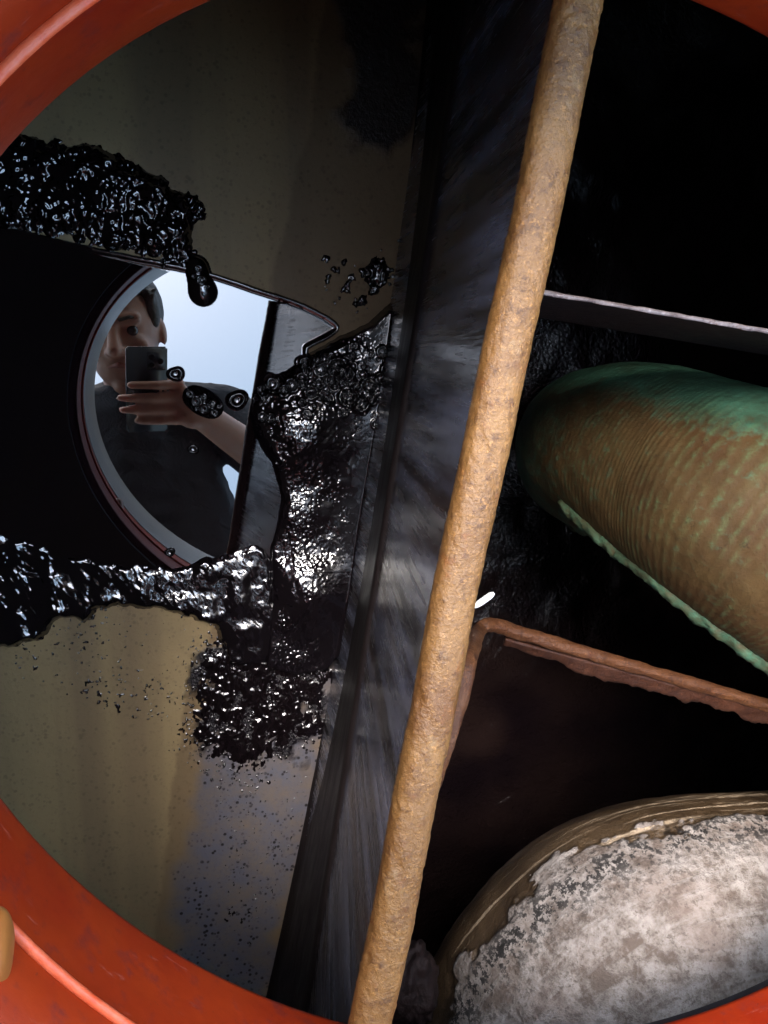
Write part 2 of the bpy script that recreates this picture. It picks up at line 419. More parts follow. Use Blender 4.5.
b = NB('lens_glass'); b.set(Base_Color=b.mix(b.noise(30), (0.004, 0.004, 0.006), (0.008, 0.008, 0.012)), Roughness=0.03); M['lens'] = b.m
b = NB('shoe_leather'); b.set(Base_Color=b.mix(b.noise(30), (0.02, 0.018, 0.016), (0.04, 0.034, 0.03)), Roughness=0.5); M['shoe'] = b.m

# ------------------------------------------------------------------ the tank: top plate, walls, floors
R = 0.28
RC = np.array([0.704*R, -0.361*R])
_Ai = np.linalg.inv(np.array([[1-0.067, -0.069], [-0.069, 1+0.067]]))
def ring_pt(s, th):
    u = _Ai@np.array([math.cos(th), math.sin(th)])
    return RC + s*R*np.array([u[0], -u[1]])
Z_LOW, Z_LIP, Z_COL, Z_TOP = H-1.298*R, H-1.076*R, 0.50, 0.62
NR = 160
def ring_mesh(name, prof, closed=True):
    V = []
    for k in range(NR):
        th = 2*math.pi*k/NR
        for s, z in prof:
            q = ring_pt(s, th); V.append((q[0], q[1], z))
    me = mesh_np(name, V, grid_faces(NR, len(prof), wrap_v=closed, wrap_u=True))
    bm = bmesh.new(); bm.from_mesh(me); bmesh.ops.recalc_face_normals(bm, faces=bm.faces); bm.to_mesh(me); bm.free()
    return me

XL, XR, YB, YT = -0.95, 1.25, -1.25, 1.05
DECK_T = Z_LOW-0.001; DECK_B = DECK_T-0.010
def deck():
    V = []; n = NR
    for z, order in ((DECK_T, 0), (DECK_B, 1)):
        for k in range(n):
            th = 2*math.pi*k/n; q = ring_pt(1.035, th); V.append((q[0], q[1], z))
        for k in range(n):
            th = 2*math.pi*k/n; q = ring_pt(1.035, th); d = q-RC
            t = min((XR-RC[0])/d[0] if d[0] > 1e-6 else 9e9, (XL-RC[0])/d[0] if d[0] < -1e-6 else 9e9,
                    (YT-RC[1])/d[1] if d[1] > 1e-6 else 9e9, (YB-RC[1])/d[1] if d[1] < -1e-6 else 9e9)
            e = RC+d*t; V.append((e[0], e[1], z))
    Fc = []
    for k in range(n):
        k2 = (k+1) % n
        Fc.append((k, n+k, n+k2, k2)); Fc.append((2*n+k, 2*n+k2, 3*n+k2, 3*n+k))
        Fc.append((k, k2, 2*n+k2, 2*n+k)); Fc.append((n+k, 3*n+k, 3*n+k2, n+k2))
    return mesh_np('tank_top', V, Fc)
me = deck(); me.materials.append(M['deck_grey']); me.materials.append(M['black_steel'])
for p in me.polygons:
    if p.normal.z < -0.5 or abs(p.normal.z) < 0.5: p.material_index = 1
o = link('tank_top', me, None, smooth=False); tag(o, 'top plate of the tank round the manhole, unseen upper face pale for bounce light', 'tank top', kind='structure')

def box_me(name, lo, hi):
    x0, y0, z0 = lo; x1, y1, z1 = hi
    V = [(x0,y0,z0),(x1,y0,z0),(x1,y1,z0),(x0,y1,z0),(x0,y0,z1),(x1,y0,z1),(x1,y1,z1),(x0,y1,z1)]
    return mesh_np(name, V, [(0,3,2,1),(4,5,6,7),(0,1,5,4),(1,2,6,5),(2,3,7,6),(3,0,4,7)])
ZD = -0.34
for nm, lo, hi in (('tank_wall', (XL-0.02, YB, ZD), (XL, YT, DECK_B)), ('tank_wall', (XR, YB, ZD), (XR+0.02, YT, DECK_B)),
                   ('tank_wall', (XL, YB-0.02, ZD), (XR, YB, DECK_B)), ('tank_wall', (XL, YT, ZD), (XR, YT+0.02, DECK_B))):
    o = link(nm, box_me(nm, lo, hi), M['black_steel'], smooth=False); tag(o, 'oil blackened steel side wall of the tank', 'wall', 'tank side walls', 'structure')

# bulkhead plate under the long bar: foot line, oil line and bar line from the photograph
ZB = H-0.33; ZO = 0.15
contact_px = [(452,-260), (428,60), (416,170), (404,281), (384,412), (361,557), (344,641), (328,726), (304,835), (276,977), (215,1230)]
edge_px = [(496,-260), (467,60), (453,170), (438,298), (411,417), (383,500), (371,566), (358,645), (343,752), (328,865), (316,977), (280,1230)]
_cy = np.linspace(-260, 1230, 30)
_pc = np.polyfit([q[1] for q in contact_px], [q[0] for q in contact_px], 2); _pe = np.polyfit([q[1] for q in edge_px], [q[0] for q in edge_px], 2)
cw = spline([P(np.polyval(_pc, y), y, 0) for y in _cy], 160)
ew = spline([P(np.polyval(_pe, y), y, ZO) for y in _cy], 160)
bw = np.array([P(577.5-0.2036*y, y, ZB) for y in np.linspace(-300, 1500, 60)])
ys = np.linspace(YT, YB, 230)
def at_y(curve, y):
    o = np.argsort(curve[:, 1]); cy, cx = curve[o, 1], curve[o, 0]
    x = np.interp(y, cy, cx)
    lo, hi = cy[0], cy[-1]
    x = np.where(y < lo, cx[0]+(y-lo)*(cx[4]-cx[0])/(cy[4]-cy[0]), x)
    return np.where(y > hi, cx[-1]+(y-hi)*(cx[-1]-cx[-5])/(cy[-1]-cy[-5]), x)
xc = at_y(cw, ys); xe = at_y(ew, ys); xb = at_y(bw, ys)
def ring_s(x, y):                          # 1 on the coaming's inner edge, less inside
    v = np.linalg.inv(_Ai)@np.array([x-RC[0], -(y-RC[1])]); return np.linalg.norm(v)/R
def strip_mesh(name, rows):
    me = mesh_np(name, [q for r in rows for q in r], grid_faces(len(rows), len(rows[0])))
    bm = bmesh.new(); bm.from_mesh(me); bmesh.ops.recalc_face_normals(bm, faces=bm.faces)
    if sum(f.normal.x*f.calc_area() for f in bm.faces) > 0: bmesh.ops.reverse_faces(bm, faces=bm.faces)
    bm.to_mesh(me); bm.free(); return me
bulk = empty('bulkhead_plate', (float(np.interp(0, ys[::-1], xc[::-1])), 0, 0))
tag(bulk, 'oily dark steel bulkhead plate dropping from the rusty bar to the floor', 'plate')
up_rows = []; lo_rows = []
for i, y in enumerate(ys):
    a, e, b_top = xc[i], xe[i], xb[i]
    ztop = ZB-0.004 if ring_s(b_top, y) < 0.985 else DECK_B-0.001
    row = []
    for k in range(25):
        f = k/24; z = ZO+(ztop-ZO)*f; x = e+(b_top-e)*(z-ZO)/(ZB-ZO)
        w = 0.0
        row.append((x+w, y, z))
    row += [(row[-1][0]+0.006, y, ztop), (e+0.008, y, ZO), (a+0.008, y, ZD)]
    up_rows.append(row)
    lr = [(a-0.010, y, -0.02), (a-0.0055, y, 0.0008), (a-0.002, y, 0.005)]
    for k in range(1, 8): lr.append((a+(e-a)*k/8-0.002, y, 0.005+(ZO-0.007)*k/8))
    lr += [(e-0.0035, y, ZO-0.002), (e-0.0022, y, ZO+0.001), (e+0.001, y, ZO+0.0025)]
    lo_rows.append(lr)
link('web', strip_mesh('web', up_rows), M['ledge'], bulk)
o = link('oil_coating', strip_mesh('oil_coating', lo_rows), M['coating'], bulk); o['label'] = 'black oil coating along the foot of the plate'

# olive floor plate
def floor():
    st = 0.003
    xs = np.arange(XL, 0.42, st); yy = np.arange(YB, YT, st)
    # only the part near the hole needs a fine grid
    X, Y = np.meshgrid(xs, yy, indexing='ij')
    Z = (fbm(X*14, Y*14, 3)-0.5)*0.0012
    xcut = np.interp(-Y, -ys, xc)
    V = np.stack([X, Y, Z], -1).reshape(-1, 3); Q = grid_faces(len(xs), len(yy))
    keep = (X <= xcut+0.012).ravel()[Q].all(1); Q = Q[keep]
    used = np.unique(Q); rm = np.full(len(V), -1); rm[used] = np.arange(len(used))
    me = fast_mesh('tank_floor', V[used], rm[Q])
    x, y = V[used, 0], V[used, 1]
    wob = lambda s, a, sd: (fbm(x*s, y*s, sd, 4)-0.5)*a
    # grey scum patch
    p = pxpoly([(205,690),(330,640),(345,690),(300,860),(262,1010),(215,1100),(170,1040),(175,920),(190,830),(195,740)])
    grey = sstep(-0.012, 0.012, sdist(x, y, p)+wob(22, 0.05, 5))
    p3 = pxpoly([(330,-60),(425,-60),(420,120),(395,170),(352,150),(340,60)])
    oil = sstep(-0.008, 0.012, sdist(x, y, p3)+wob(30, 0.05, 9))*0.9
    p4 = pxpoly([(190,640),(345,630),(325,735),(270,770),(190,740)])
    oil = np.maximum(oil, sstep(-0.005, 0.012, sdist(x, y, p4)+wob(60, 0.09, 11)-0.010))
    # plate's shadow painted in as a darker brown strip beside the ledge
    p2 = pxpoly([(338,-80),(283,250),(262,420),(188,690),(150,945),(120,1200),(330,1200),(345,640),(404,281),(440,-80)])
    shade_strip = sstep(-0.0015, 0.0025, sdist(x, y, p2)+wob(16, 0.02, 21))
    ca = me.color_attributes.new('stain_shade', 'FLOAT_COLOR', 'POINT')
    ca.data.foreach_set('color', np.stack([grey, oil, shade_strip, np.ones_like(shade_strip)], -1).astype(np.float32).ravel())
    return me
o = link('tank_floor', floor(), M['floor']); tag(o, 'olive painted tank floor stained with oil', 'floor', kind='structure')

# deep compartment floor, uneven sludge
def deep():
    st = 0.006
    xs = np.arange(0.22, XR, st); yy = np.arange(YB, YT, st)
    X, Y = np.meshgrid(xs, yy, indexing='ij')
    Z = ZD+0.02+0.02*fbm(X*7, Y*7, 31, 3, 0.35)+0.004*fbm(X*40, Y*40, 33, 3)
    return fast_mesh('sludge_bed', np.stack([X, Y, Z], -1).reshape(-1, 3), grid_faces(len(xs), len(yy)))
o = link('sludge_bed', deep(), M['deep']); tag(o, 'black sludge lying deep in the right hand compartment', 'sludge', kind='structure')

# ------------------------------------------------------------------ coaming
co = empty('manhole_coaming', (RC[0], RC[1], Z_LOW))
tag(co, 'round red painted steel manhole coaming with a bright inner weld ridge', 'coaming')
link('coaming_wall', ring_mesh('coaming_wall', [(1.10, Z_LOW), (1.006, Z_LOW), (1.001, Z_LOW+0.0008), (1.0, Z_LOW+0.003), (1.0, Z_LOW+0.02), (1.001, Z_LOW+0.04), (1.002, Z_LIP-0.001),
     (1.006, Z_LIP+0.003), (1.008, Z_COL), (1.10, Z_COL)]), M['red'], co)
link('collar', ring_mesh('collar', [(1.005, Z_COL+0.001), (1.003, Z_COL+0.004), (0.998, Z_COL+0.08), (0.985, Z_TOP-0.006), (0.988, Z_TOP), (1.002, Z_TOP+0.001), (1.012, Z_TOP-0.006), (1.04, Z_COL+0.001)]), M['collar'], co)
link('weld_bead', ring_mesh('weld_bead', [(0.9995+0.0078*math.cos(a)*1.0, Z_LIP+0.0020*math.sin(a)) for a in np.linspace(0, 2*math.pi, 12, endpoint=False)]), M['bead'], co)
# ochre lug on the coaming, lower left of the picture
lp = P(2, 948, Z_LIP+0.012)
bm = bmesh.new(); bmesh.ops.create_icosphere(bm, subdivisions=4, radius=1.0)
for v_ in bm.verts:
    q = v_.co; e_ = 0.7
    v_.co = Vector((math.copysign(abs(q.x)**e_, q.x)*0.0085, math.copysign(abs(q.y)**e_, q.y)*0.0105, math.copysign(abs(q.z)**e_, q.z)*0.014))
bmesh.ops.rotate(bm, matrix=Matrix.Rotation(0.5, 3, 'X'), verts=bm.verts)
bmesh.ops.translate(bm, vec=Vector(lp)+Vector((-0.005, 0, 0)), verts=bm.verts)
me = bpy.data.meshes.new('lug'); bm.to_mesh(me); bm.free()
o = link('lug', me, M['ochre'], co); o['label'] = 'ochre rounded lug on the lower left of the coaming'

# ------------------------------------------------------------------ rusty bar, cross members
a, b2 = P(577.5, 0, ZB), P(369, 1024, ZB)
d = (b2-a)/np.linalg.norm(b2-a)
ts = np.linspace(-1.0, 1.5, 4000); ins_ = [t for t in ts if ring_s(*(a+d*t)[:2]) < 1.0]
path = np.array([a+d*t for t in np.linspace(ins_[0]-0.004, ins_[-1]+0.004, 900)])
# keep the middle of the bar where the photo shows it, slight waviness
s_ = np.linspace(0, 1, 900)
path[:, 0] += 0.0008*np.sin(s_*9)+0.0003*np.sin(s_*31+1)
def bardisp(s, th):
    cx = np.cos(th)*0.011; cy = np.sin(th)*0.011
    return 0.0007*(fbm(s*45+cx*130, cy*130+5+0*s, 41, 5, 0.6)-0.5) + 0.0006*(fbm(s*320+cx*500, cy*500+0*s, 43, 3)-0.5) - 0.0007*sstep(0.66, 0.78, fbm(s*60+cx*90+40, cy*90+0*s, 47, 4))
bar = empty('rusty_bar', tuple(path[450]))
tag(bar, 'long tan rusty steel bar crossing the manhole on top of the bulkhead plate', 'bar')
tube('bar', path, 0.0097, M['rust'], bar, nv=48, disp=bardisp, prof=(1.0, 0.85, 0.85))
# bracket fin under the bar where the lower cross member joins
def prism(name, pts, off, mat, parent=None, sub=0, jag=0.0, smooth=False):
    pts = [np.asarray(p, float) for p in pts]; off = np.asarray(off, float); n = len(pts)
    V = pts+[p+off for p in pts]
    Fc = [tuple(range(n)), tuple(range(2*n-1, n-1, -1))]+[(i, n+i, n+(i+1) % n, (i+1) % n) for i in range(n)]
    me = mesh_np(name, V, [f[::-1] for f in Fc])
    bm = bmesh.new(); bm.from_mesh(me)
    bmesh.ops.bevel(bm, geom=bm.edges[:], offset=0.0012, segments=2, affect='EDGES', clamp_overlap=True)
    if sub:
        bmesh.ops.triangulate(bm, faces=bm.faces); bmesh.ops.subdivide_edges(bm, edges=bm.edges[:], cuts=sub, use_grid_fill=True)
        for v in bm.verts:
            v.co += Vector((random.uniform(-jag, jag), random.uniform(-jag, jag), random.uniform(-jag, jag)))
    bmesh.ops.recalc_face_normals(bm, faces=bm.faces)
    bm.to_mesh(me); bm.free()
    return link(name, me, mat, parent, smooth)
ZC = H-0.47
def bar_at(py):                      # right side of bar at this pixel row
    return 600.5-py*0.2055
fin_pts = [P(bar_at(620)-14, 622, ZB-0.004), P(481, 633, ZC+0.012), P(466, 692, ZC+0.004), P(446, 775, ZB-0.012), P(bar_at(780)-14, 790, ZB-0.006)]

# lower cross member: rusty flat with ragged scale along it
c0, c1 = P(470, 622, ZC), P(790, 703, ZC)
cd = (c1-c0)/np.linalg.norm(c1-c0)
cpath = [P(430, 790, ZB-0.006), P(443, 748, ZB-0.010), P(459, 700, ZB-0.018), P(470, 655, ZB-0.035), P(477, 634, ZC+0.020), P(486, 625.5, ZC+0.006), P(502, 627, ZC+0.001)]+[P(492+(790-492)*t, 625+(712-625)*t, ZC) for t in np.linspace(0.08, 1, 12)]+[c0+cd*x+np.array([0, -0.004, 0]) for x in np.linspace(0.25, 0.9, 6)]
cm = empty('cross_member', tuple(c0))
tag(cm, 'rusty cross member joined to the long bar, flaking along its lower edge', 'bar')
def cdisp(s, th):
    cx = np.cos(th); cy = np.sin(th)
    return 0.0022*(fbm(s*80+cx*1.5, cy*1.5+0*s, 51, 5, 0.6)-0.5)
tube('flange', spline(cpath, 460), 0.0042, M['rust_dark'], cm, nv=28, disp=cdisp, prof=(1.0, 0.9, 0.85))
# hanging web plate with ragged flaking lower edge
web = []
N = 160
for i in range(N):
    t = i/(N-1); px = 505+t*300; py = 636+(718-636)*t
    top = P(px, py, ZC-0.002)
    j = fbm(np.array([t*22.0]), np.array([3.3]), 61, 4)[0]; bot = sstep(0, 0.35, t)
    lo = P(px-2, py+2+(3+15*j)*(0.35+0.65*bot), ZC-0.004-0.004*j)
    web.append((top, lo))
V = []; nrow = 7
for top, lo in web:
    for k in range(nrow):
        f = k/(nrow-1); q = top+(lo-top)*f
        V.append(q+np.array([0, 0, 0.0022*(fbm(np.array([q[0]*160]), np.array([q[1]*160]), 63, 4)[0]-0.5)]))
me = mesh_np('flaking_scale', V, grid_faces(N, nrow))
o = link('flaking_scale', me, M['rust_deep'], cm)
md = o.modifiers.new('thick', 'SOLIDIFY'); md.thickness = 0.003

# upper cross plate: dark plate with its wet edge's highlight put into a paler bead
u0, u1 = P(538, 293.5, DECK_B-0.012), P(800, 339, DECK_B-0.012)
ud = (u1-u0)/np.linalg.norm(u1-u0); u1 = u0+ud*0.8
up = empty('cross_plate', tuple(u0))
tag(up, 'thin dark plate behind the green pipe with a paler bead for the highlight on its wet top edge', 'plate')
pr = np.array([-ud[1], ud[0], 0])
prism('web', [u0, u1, u1+np.array([0, 0, -0.10]), u0+np.array([0, 0, -0.10])], pr*0.0018, M['rust_black'], up)
epath = np.array([u0+ud*t+pr*0.0009+np.array([0, 0, 0.0004]) for t in np.linspace(0, 0.75, 300)])
M['wet_edge'] = rust('wet_edge_steel', (0.07, 0.045, 0.04), (0.20, 0.17, 0.17), (0.015, 0.008, 0.008), 0.3)
tube('edge_bead', epath, 0.0012, M['wet_edge'], up, nv=14, disp=lambda s, th: 0.0013*(fbm(s*120, th*0.8+0*s, 71, 4)-0.5))

# ------------------------------------------------------------------ green corroded pipe
gp = empty('green_pipe', tuple(P(585, 455, 0.0)))
tag(gp, 'ribbed copper pipe elbow green with verdigris, right of the rusty bar', 'pipe')
gpts = [P(610, 455, -0.30), P(596, 452, -0.06), P(592, 450, 0.04), P(604, 449, 0.105), P(640, 457, 0.165), P(695, 483, 0.222), P(760, 515, 0.272), P(838, 568, 0.296), P(960, 685, 0.305), P(1250, 900, 0.305)]
gpath = spline(gpts, 1100)
GR = 0.071; _gs = np.r_[0, np.cumsum(np.linalg.norm(np.diff(gpath, axis=0), axis=1))]; GRA = 0.0695+0.013*sstep(0.45, 0.72, _gs)
def gdisp(s, th):
    env = sstep(0.46, 0.62, s)
    rib = 0.00009*np.sin(s*2*math.pi/0.0038+2.5*fbm(s*30+0*th, th*0.7+0*s, 83, 3))*env
    return rib+0.0036*(fbm(s*26+np.cos(th)*1.6, np.sin(th)*1.6+0*s, 81, 6, 0.6)-0.5)
o = tube('pipe', gpath, GRA, M['copper'], gp, nv=120, disp=gdisp)
# verdigris where it sits: on the upper flank, the elbow end and the seam
me = o.data; nV = len(me.vertices); co_ = np.empty(nV*3, np.float32); me.vertices.foreach_get('co', co_); co_ = co_.reshape(-1, 3)
idx = np.arange(nV); ring_i = np.minimum(idx//120, 1099)
cen = gpath[ring_i]; tg = np.gradient(gpath, axis=0); tg /= np.linalg.norm(tg, axis=1)[:, None]
rel = (co_-cen)/GR
side = np.cross(tg[ring_i], np.array([0, 0, 1.0])); side /= np.maximum(np.linalg.norm(side, axis=1), 1e-6)[:, None]
lat = (rel*side).sum(1)               # + towards the lower-right flank in the picture or the reverse
sarr = np.r_[0, np.cumsum(np.linalg.norm(np.diff(gpath, axis=0), axis=1))][ring_i]
imgdown = -(rel[:, 1])
v = 0.55*sstep(0.62, 1.0, -imgdown)+0.40*sstep(0.75, 1.0, imgdown)+0.42*(1-sstep(0.40, 0.60, sarr))+0.21
ribm = (0.5+0.5*np.sin(sarr*2*math.pi/0.0038+2.5*fbm(sarr*30, np.arctan2(rel[:, 2], lat)*0.7, 83, 3)))**2*sstep(0.44, 0.62, sarr)*0.7
ca = me.color_attributes.new('verd', 'FLOAT_COLOR', 'POINT')
ca.data.foreach_set('color', np.stack([np.clip(v, 0, 1), ribm, 0*v, 0*v+1], -1).astype(np.float32).ravel())
# seam ridge along the lower flank
sp_ = []
for i in range(300, 1060, 3):
    t = tg[i]; sd_ = np.cross(t, np.array([0, 0, 1.0])); nn = np.linalg.norm(sd_)
    if nn < 0.10: continue
    sd_ /= nn; upv = np.cross(sd_, t)
    if sd_[1] > 0: sd_ = -sd_
    sp_.append(gpath[i]+sd_*GRA[i]*0.985+upv*GRA[i]*0.10)
o = tube('seam_ridge', np.array(sp_), 0.0050, M['copper'], gp, nv=20, disp=lambda s, th: 0.0060*(fbm(s*110+np.cos(th)*1.3, np.sin(th)*1.3+0*s, 91, 5, 0.65)-0.5))
ca = o.data.color_attributes.new('verd', 'FLOAT_COLOR', 'POINT')
ca.data.foreach_set('color', np.tile(np.array([0.55, 0, 0, 1], np.float32), len(o.data.vertices)))

# ------------------------------------------------------------------ large crusted pipe bend
wp = empty('crusted_pipe', tuple(P(640, 960, 0.0)))
tag(wp, 'large pipe bend crusted white, at the lower right under the coaming', 'pipe')
wpts = [P(470, 1420, -0.1), P(470, 1210, 0.08), P(522, 1068, 0.165), P(612, 960, 0.205), P(735, 926, 0.21), P(880, 925, 0.205), P(1200, 960, 0.20)]
wpath = spline(wpts, 700); WR = 0.105
def wdisp(s, th):
    return 0.0050*(fbm(s*16+np.cos(th)*1.6, np.sin(th)*1.6+0*s, 101, 5, 0.55)-0.5)+0.0016*(fbm(s*120+np.cos(th)*11, np.sin(th)*11+0*s, 103, 4, 0.6)-0.5)
o = tube('pipe', wpath, WR, M['crust'], wp, nv=300, disp=wdisp)
me = o.data; nV = len(me.vertices); co_ = np.empty(nV*3, np.float32); me.vertices.foreach_get('co', co_); co_ = co_.reshape(-1, 3)
ri = np.minimum(np.arange(nV)//300, 699); rel = (co_-wpath[ri])/WR
tg = np.gradient(wpath, axis=0); tg /= np.linalg.norm(tg, axis=1)[:, None]
out = np.cross(np.array([0, 0, 1.0]), tg[ri]); out /= np.linalg.norm(out, axis=1)[:, None]
o_ = (rel*out).sum(1)
if np.mean(out[:, 1]) < 0: o_ = -o_    # + = outer (upper-left) flank of the bend
nz = rel[:, 2]
phi = np.arctan2(nz, o_)                  # 0 on the outer flank, 90 degrees on top
_sw = np.r_[0, np.cumsum(np.linalg.norm(np.diff(wpath, axis=0), axis=1))][ri]
cm_n = sstep(0.44, 0.56, 0.5+1.5*(phi-0.08)+1.0*(fbm(_sw*42, phi*4.4, 201, 5, 0.6)-0.5))
thick = cm_n*(0.0016+0.0034*fbm(_sw*75, phi*8, 203, 4, 0.6))
co_ = co_+(rel*thick[:, None]).astype(np.float32); me.vertices.foreach_set('co', co_.ravel()); me.update()
crust = 0.5+0.42*(cm_n*2-1)
band = np.exp(-((phi-0.22)/0.19)**2)
inner = sstep(1.75, 2.3, phi)
ca = me.color_attributes.new('crust', 'FLOAT_COLOR', 'POINT')
ca.data.foreach_set('color', np.stack([np.clip(crust, 0, 1), band, inner, 0*band+1], -1).astype(np.float32).ravel())

sw = np.r_[0, np.cumsum(np.linalg.norm(np.diff(wpath, axis=0), axis=1))][ri]
ca = me.color_attributes.new('flow', 'FLOAT_COLOR', 'POINT')
ca.data.foreach_set('color', np.stack([sw, phi*WR*3, 0*phi, 0*phi+1], -1).astype(np.float32).ravel())
# rust lump between the bar and the crusted pipe
bm = bmesh.new(); bmesh.ops.create_icosphere(bm, subdivisions=5, radius=1.0)
cpt = P(408, 985, 0.25)
for v_ in bm.verts:
    n_ = 0.75+0.6*fbm(np.array([v_.co.x*2.2+v_.co.z]), np.array([v_.co.y*2.2-v_.co.z*1.3]), 111, 5, 0.6)[0]
    v_.co = Vector((v_.co.x*0.020*n_, v_.co.y*0.030*n_, v_.co.z*0.022*n_))+Vector(cpt)
me = bpy.data.meshes.new('rust_clump'); bm.to_mesh(me); bm.free()
o = link('rust_clump', me, M['rust_black']); tag(o, 'dark rusty clump wedged between the long bar and the white crusted pipe', 'rust clump')

# small white sliver at the joint
q0, q1 = P(474, 607, ZC+0.016), P(494, 593, ZC+0.018)
o = tube('plastic_sliver', np.array([q0+(q1-q0)*t for t in np.linspace(0, 1, 8)]), [0.0012, 0.0017, 0.002, 0.002, 0.002, 0.002, 0.0018, 0.0009], M['white'], nv=12)
tag(o, 'short white sliver poking out beside the long rusty bar', 'sliver')

# ------------------------------------------------------------------ oil pool and sludge
pool_px = [(-260,225), (0,225), (60,240), (128,255), (190,267), (225,277), (262,290), (300,302), (334,320), (341,329), (330,338), (300,352), (330,360), (330,640), (300,660), (200,590), (150,585), (90,590), (0,570), (-260,560)]
pool = pxpoly(smooth_poly(pool_px, 1))
def pool_h(X, Y, d):
    e = d+0.0012*(fbm(X*90, Y*90, 121, 3)-0.5)*sstep(0.008, 0.0, d)
    return 0.0015+0.0016*sstep(0.0055, 0.0008, e)-0.0045*sstep(0.0008, -0.0016, e)
o = heightfield('oil_pool', pool, pool_h, 0.0010, M['oil'], cut=-0.0007); tag(o, 'black mirror smooth pool of oil on the floor', 'oil pool', kind='structure')

SZ = 0.0
# upper-left heap
heap = pxpoly([(-200,215), (-60,140), (0,128), (45,133), (100,142), (125,150), (140,163), (165,172), (195,192), (210,186), (208,215), (203,240), (199,262), (206,275), (214,288), (210,303), (199,303), (190,290), (184,280), (160,272), (135,260), (100,250), (60,244), (25,238), (0,232), (-200,235)])
def heap_h(X, Y, d):
    e = d+0.016*(fbm(X*85, Y*85, 131, 5, 0.65)-0.5)
    w1 = 1-np.clip(worley(X*95+2*fbm(X*60, Y*60, 5), Y*95+2*fbm(X*60, Y*60, 6), 133), 0, 1)
    base = 0.007*sstep(-0.001, 0.022, e)-0.0010
    n = 0.0105*(fbm(X*60, Y*60, 135, 3, 0.5)-0.45)+0.0018*(fbm(X*240, Y*240, 137, 2, 0.5)-0.5)+0.0022*(w1-0.6)
    return base+n*sstep(0.0, 0.008, e)-0.01*sstep(0, -0.004, e)
o = heightfield('sludge_heap', heap, heap_h, 0.0008, M['sludge'], cut=-0.001, pad=0.01); tag(o, 'lumpy glossy black sludge heap beside the upper left of the coaming', 'sludge')

# right-hand bubbly sludge up to the ledge
rgt_px = [(250,392), (262,378), (285,368), (310,352), (335,338), (360,322), (385,300), (402,275), (408,262), (408,300), (398,335), (387,410), (377,470), (364,555), (352,612), (343,640), (325,668), (295,675), (262,665), (268,600), (268,545), (276,520), (279,495), (268,462), (254,440), (247,415)]
rgt_px = [(x+(9 if 280 <= y <= 640 and x > 340 else 0), y) for x, y in rgt_px]
rgt = pxpoly(rgt_px)
craters = [(305,362,7), (318,370,6), (334,367,9), (343,374,7), (328,380,5), (366,385,8), (376,378,5), (383,370,6), (345,396,9), (357,402,8), (369,398,5), (300,378,5), (287,373,5), (308,392,6), (325,398,5), (340,412,4), (290,385,6), (272,384,8), (262,390,6), (282,391,5), (316,383,4), (352,386,5), (387,357,5), (378,352,5)]
_rr = random.Random(9)
craters += [(_rr.uniform(255, 385), 345+abs(_rr.gauss(0, 42)), _rr.uniform(1.8, 4.6)) for _ in range(90)]
lumps = [(298,432,42,0.013), (308,588,34,0.011), (296,512,22,0.005), (330,372,40,0.003)]
def rgt_h(X, Y, d):
    e = d+0.003*(fbm(X*110, Y*110, 141, 4)-0.5)
    h = 0.0045*sstep(-0.001, 0.005, e)-0.0010+0.085*np.clip(d, 0, 0.2)*0+0.095*np.clip(X-P(262, 450)[0]+(Y-P(262, 450)[1])*0.1, 0, 0.14)*sstep(0, 0.004, e)+0.05*np.clip(P(300, 500)[1]-Y, 0, 0.14)*sstep(0, 0.004, e)
    for px, py, r, a in lumps:
        c = P(px, py); rr = r*0.00088
        h = h+a*np.exp(-((X-c[0])**2+(Y-c[1])**2)/rr**2)*sstep(0, 0.01, e)
    sm = sstep(-0.006, 0.012, X-(P(340, 500)[0]-(Y-P(340, 500)[1])*(-0.16)))   # smoother towards the ledge
    g = 0.00055*(fbm(X*380, Y*400, 143, 2, 0.5)-0.5)*(0.10+1.6*sstep(0.40, 0.66, fbm(X*38, Y*38, 146, 3)))+0.0022*(fbm(X*80, Y*80, 145, 3, 0.4)-0.5)
    w = worley(X*230, Y*230, 147)
    g = g-0.0006*sstep(0.28, 0.05, w)*sstep(0.5, 0.6, fbm(X*50, Y*50, 149, 2))
    for px, py, r in craters:
        c = P(px, py); rr = r*0.00088; q = np.hypot(X-c[0], Y-c[1])/rr
        h = h+rr*(0.40*np.exp(-((q-1.0)/0.28)**2)-0.45*sstep(1.0, 0.35, q))*sstep(0.0, 0.004, e)
    dc = np.interp(-Y, -ys, xc)-0.004-X
    h = h+0.0036*sstep(0.0070, 0.0, dc)*sstep(-0.001, 0.004, e)
    return h+g*(1-0.75*sm)*sstep(0.003, 0.010, e)*sstep(0.003, 0.010, dc)-0.01*sstep(0, -0.003, e)
rs = heightfield('granular_sludge', rgt, rgt_h, 0.0007, M['gran'], cut=-0.001, pad=0.008); tag(rs, 'silvery black granular sludge ridge between the oil pool and the bulkhead plate', 'sludge')

